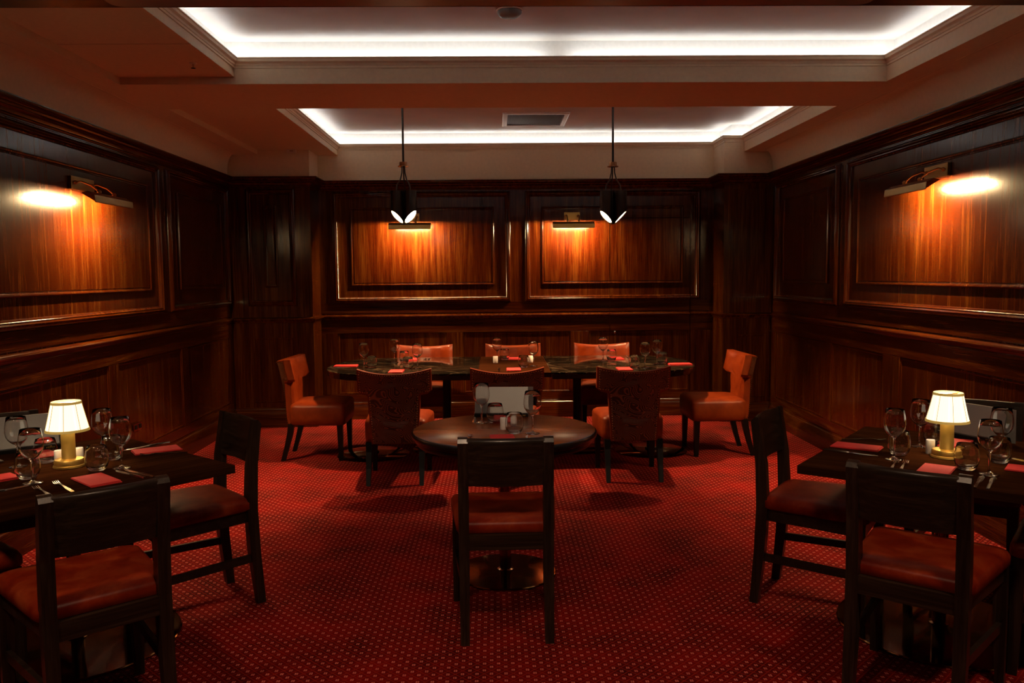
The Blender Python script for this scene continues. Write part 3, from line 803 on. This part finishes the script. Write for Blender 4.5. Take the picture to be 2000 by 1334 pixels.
def fork_bm():
    bm = BM()
    prof = [(-.10, .006, .0), (-.06, .0075, .001), (0, .0035, .004), (.035, .003, .006), (.048, .008, .004), (.058, .0115, .002)]
    rings = [[(-w, y, z), (w, y, z), (w, y, z+.0022), (-w, y, z+.0022)] for y, w, z in prof]
    loops(bm, rings)
    for k in range(4):
        x = -.0095+k*.0063
        loops(bm, [[(x-.0016*q, y, z), (x+.0016*q, y, z), (x+.0016*q, y, z+.0018), (x-.0016*q, y, z+.0018)] for y, z, q in ((.057, .002, 1), (.078, .002, 1), (.098, .007, .5))])
    return bm
def knife_bm():
    bm = BM()
    rings = [[(-w, y, 0), (w, y, 0), (w2, y, h), (-w2, y, h)] for y, w, w2, h in ((-.11, .006, .005, .004), (-.06, .0075, .006, .006), (-.012, .0055, .0045, .005), (0, .0065, .004, .0035), (.05, .0105, .001, .0026), (.095, .0100, .001, .0024), (.118, .002, .0006, .002))]
    return loops(bm, rings)
def fork(x, y, ang, label, g): return one('fork', fork_bm, MST, 'fork', True, (x, y, TZ), ang, label, 'forks on '+g)
def knife(x, y, ang, label, g): return one('knife', knife_bm, MST, 'knife', True, (x, y, TZ), ang, label, 'knives on '+g)
def menu(x, y, rz, label):
    """local: faces -y"""
    t = thing('menu_stand', label, 'menu', (x, y, TZ), rz, 'standing menus on the tables')
    obj('base', boxm(-.150, .150, -.030, .050, 0, .018, .002), MBK, t)
    bm = BM(); loops(bm, [[(-.148, -.002, .016), (.148, -.002, .016), (.148, .036, .158), (-.148, .036, .158)], [(-.148, .002, .016), (.148, .002, .016), (.148, .040, .158), (-.148, .040, .158)]])
    obj('sheet', bm, MGY, t, label='grey front sheet')
    bm = BM(); loops(bm, [[(-.120, .050, .004), (.178, .050, .004), (.178, .046, .157), (-.120, .046, .157)], [(-.120, .054, .004), (.178, .054, .004), (.178, .050, .157), (-.120, .050, .157)]])
    obj('sheet', bm, MGY, t, label='rear sheet showing past the right edge')
    em = BM()
    for k in range(6):
        x0 = .088+k*.008; loops(em, [[(x0, -.0306, .005), (x0+.003, -.0306, .005), (x0+.0065, -.0306, .011), (x0+.0035, -.0306, .011)], [(x0, -.0312, .005), (x0+.003, -.0312, .005), (x0+.0065, -.0312, .011), (x0+.0035, -.0312, .011)]])
    loops(em, [[(.106, -.0306, .0125), (.116, -.0306, .0125), (.111, -.0306, .0170)], [(.106, -.0312, .0125), (.116, -.0312, .0125), (.111, -.0312, .0170)]])
    obj('emblem', em, MBR, t, label='row of small gold marks')
    return t
def A2(dx, dy): return math.atan2(-dx, dy)          # rotation taking local +y to (dx, dy)

# left square table: e1 towards the near left, e2 towards the wall
LT = 'the left square table'
table_lamp('lit gold table lamp with pleated white shade on the left square table', -1.789, 3.450, .1)
wine(-2.004, 3.457, 'wine glass farthest left on the left square table, in front of the menu', LT)
wine(-1.787, 3.171, 'wine glass nearest us on the left square table, left of the lamp', LT)
wine(-1.735, 3.640, 'wine glass right of the lamp and behind on the left square table', LT)
wine(-1.554, 3.411, 'wine glass farthest right on the left square table', LT)
tumbler(-1.849, 3.250, 'tumbler left of the lamp at the front of the left square table', LT)
tumbler(-1.636, 3.372, 'tumbler right of the lamp, beside the rightmost wine glass on the left square table', LT)
tumbler(-1.668, 3.575, 'tumbler hidden behind others right of the left lamp', LT)
tumbler(-1.930, 3.535, 'tumbler left of the left lamp with a red napkin seen through it', LT)
shaker(-1.852, 3.490, 'white shaker left of the foot of the left lamp', LT)
shaker(-1.792, 3.540, 'white shaker right of and behind the foot of the left lamp', LT)
napkin(-1.556, 3.195, A2(.72, -.69), 'red napkin lying flat in front of the left lamp', LT)
napkin(-1.546, 3.748, A2(.84, .54), 'red napkin on the right side of the left square table', LT, .24)
napkin(-1.985, 3.215, A2(-.655, -.756), 'red napkin at the left edge of the photo on the left square table', LT)
napkin(-2.012, 3.665, A2(-.756, .655), 'red napkin behind the tumbler in front of the left menu', LT)
knife(-1.632, 3.850, A2(-.63, -.77), 'knife beyond the red napkin on the right side of the left square table', LT)
fork(-1.485, 3.673, A2(-.95, -.26), 'fork in front of the red napkin on the right side of the left square table', LT)
knife(-1.468, 3.295, A2(-.78, .62), 'knife right of the flat red napkin before the left lamp', LT)
knife(-1.438, 3.310, A2(-.78, .62), 'second knife right of the flat red napkin before the left lamp', LT)
fork(-1.672, 3.030, A2(-.70, .71), 'outer fork left of the flat red napkin before the left lamp', LT)
fork(-1.632, 3.098, A2(-.70, .71), 'inner fork left of the flat red napkin before the left lamp', LT)
knife(-1.830, 3.070, A2(.5, .87), 'knife beside the napkin at the left edge of the photo', LT)
fork(-2.180, 3.600, A2(.70, -.72), 'fork at the far left of the left square table', LT)
fork(-2.205, 3.575, A2(.70, -.72), 'second fork at the far left of the left square table', LT)
menu(-2.165, 3.780, A2(-.60, .80), 'grey standing menu at the back of the left square table')

RT = 'the right square table'
table_lamp('lit gold table lamp with pleated white shade on the right square table', 1.897, 3.399, .35)
wine(1.662, 3.375, 'wine glass farthest left on the right square table', RT)
wine(1.897, 3.618, 'wine glass behind and left of the lamp on the right square table', RT)
wine(1.896, 3.094, 'wine glass nearest us on the right square table, right of the lamp', RT)
wine(2.108, 3.366, 'wine glass farthest right on the right square table', RT)
tumbler(1.723, 3.455, 'tumbler behind the leftmost wine glass on the right square table', RT)
tumbler(1.857, 3.180, 'tumbler in front of the right lamp', RT)
tumbler(1.983, 3.655, 'tumbler half hidden behind the right lamp', RT)
tumbler(2.055, 3.290, 'tumbler behind the nearest wine glass on the right square table', RT)
shaker(1.866, 3.470, 'white shaker left of and behind the foot of the right lamp', RT)
shaker(1.950, 3.472, 'white shaker right of and behind the foot of the right lamp', RT)
napkin(1.612, 3.616, A2(.80, -.60), 'red napkin on the left side of the right square table', RT, .24)
napkin(1.722, 3.160, A2(.62, .78), 'red napkin in front of the right lamp, mostly hidden by a chair back', RT)
napkin(2.085, 3.665, A2(.62, .785), 'red napkin behind the right lamp, in front of the menu', RT)
napkin(2.105, 3.135, A2(.785, -.62), 'red napkin at the right edge of the photo on the right square table', RT)
fork(1.718, 3.780, A2(.98, -.17), 'fork beyond the red napkin on the left side of the right square table', RT)
knife(1.535, 3.514, A2(.76, -.65), 'knife in front of the red napkin on the left side of the right square table', RT)
fork(1.600, 3.250, A2(.55, .83), 'outer fork before the leftmost wine glass on the right square table', RT)
fork(1.634, 3.240, A2(.55, .83), 'inner fork before the leftmost wine glass on the right square table', RT)
knife(1.792, 2.985, A2(.60, .80), 'knife right of the hidden napkin before the right lamp', RT)
knife(1.826, 2.965, A2(.60, .80), 'second knife right of the hidden napkin before the right lamp', RT)
knife(2.190, 3.250, A2(.35, -.94), 'knife at the right edge of the right square table', RT)
menu(2.215, 3.765, A2(.785, .62)+R(-14), 'grey standing menu at the back of the right square table')

CT = 'the round table'
wine(-.076, 4.353, 'wine glass at the back left of the round table', CT)
wine(.180, 4.036, 'wine glass at the front right of the round table', CT)
tumbler(-.004, 4.348, 'tumbler at the back of the round table, beside the left wine glass', CT)
tumbler(.090, 4.045, 'tumbler at the front of the round table', CT)
shaker(.038, 4.160, 'white shaker left of the front tumbler on the round table', CT)
shaker(.090, 4.215, 'white shaker seen through the front tumbler on the round table', CT)
napkin(.045, 4.455, 0, 'red napkin in front of the menu on the round table', CT)
napkin(.030, 3.895, R(3), 'red napkin behind the chair back on the round table', CT)
fork(-.123, 3.905, R(2), 'fork at the near left of the round table', CT)
knife(.150, 3.885, R(-2), 'knife at the near right of the round table, hidden by the chair back', CT)
knife(-.115, 4.48, R(178), 'knife at the back of the round table beside the menu', CT)
menu(.030, 4.560, R(-3), 'grey standing menu at the back of the round table')

G1 = 'the left marble table'
wine(-1.130, 7.095, 'wine glass farthest left on the long table', G1)
tumbler(-1.058, 7.052, 'tumbler just right of the leftmost wine glass on the long table', G1)
wine(-.914, 7.489, 'wine glass at the back of the left marble table', G1)
tumbler(-.825, 7.479, 'tumbler at the back of the left marble table', G1)
tumbler(-.735, 6.940, 'tumbler at the front of the left marble table', G1)
wine(-.660, 6.985, 'wine glass at the front of the left marble table', G1)
napkin(-1.31, 7.235, R(90), 'red napkin at the left end of the long table', G1, .23)
napkin(-.785, 7.735, 0, 'red napkin at the back of the left marble table', G1)
napkin(-.815, 6.760, 0, 'red napkin at the front of the left marble table', G1)
fork(-.655, 7.760, PI, 'fork at the back of the left marble table', G1)
fork(-.625, 7.760, PI, 'second fork at the back of the left marble table', G1)
fork(-.945, 6.790, 0, 'fork at the front of the left marble table', G1)
knife(-1.30, 7.12, R(-90), 'knife at the left end of the long table', G1)
G2 = 'the middle of the long table'
wine(.016, 7.522, 'wine glass at the back of the brown insert table', G2)
tumbler(.085, 7.595, 'tumbler at the back of the brown insert table', G2)
shaker(.001, 7.347, 'white shaker at the left of the brown insert table', G2, 1.25)
shaker(.316, 7.356, 'white shaker at the right of the brown insert table', G2, 1.25)
napkin(.165, 7.690, 0, 'red napkin at the back of the brown insert table', G2)
tumbler(.238, 6.954, 'tumbler at the front of the brown insert table', G2)
wine(.327, 7.063, 'wine glass at the front of the brown insert table', G2)
napkin(.150, 6.800, 0, 'red napkin at the front of the brown insert table', G2)
fork(.03, 6.79, 0, 'fork at the front of the brown insert table', G2)
G3 = 'the right marble table'
wine(.973, 7.417, 'wine glass at the back of the right marble table', G3)
tumbler(1.048, 7.409, 'tumbler at the back of the right marble table', G3)
napkin(1.120, 7.610, 0, 'red napkin at the back of the right marble table', G3)
tumbler(1.160, 6.850, 'tumbler at the front of the right marble table', G3)
wine(1.251, 6.850, 'wine glass at the front of the right marble table', G3)
wine(1.395, 7.085, 'wine glass farthest right on the long table', G3)
tumbler(1.450, 7.120, 'tumbler farthest right on the long table', G3)
napkin(1.59, 7.07, R(90), 'red napkin at the right end of the long table', G3, .23)
knife(1.245, 7.70, PI, 'knife at the back of the right marble table', G3)
fork(1.58, 7.19, R(90), 'fork at the right end of the long table', G3)
napkin(1.06, 6.75, 0, 'red napkin hidden behind the right wing chair on the right marble table', G3)
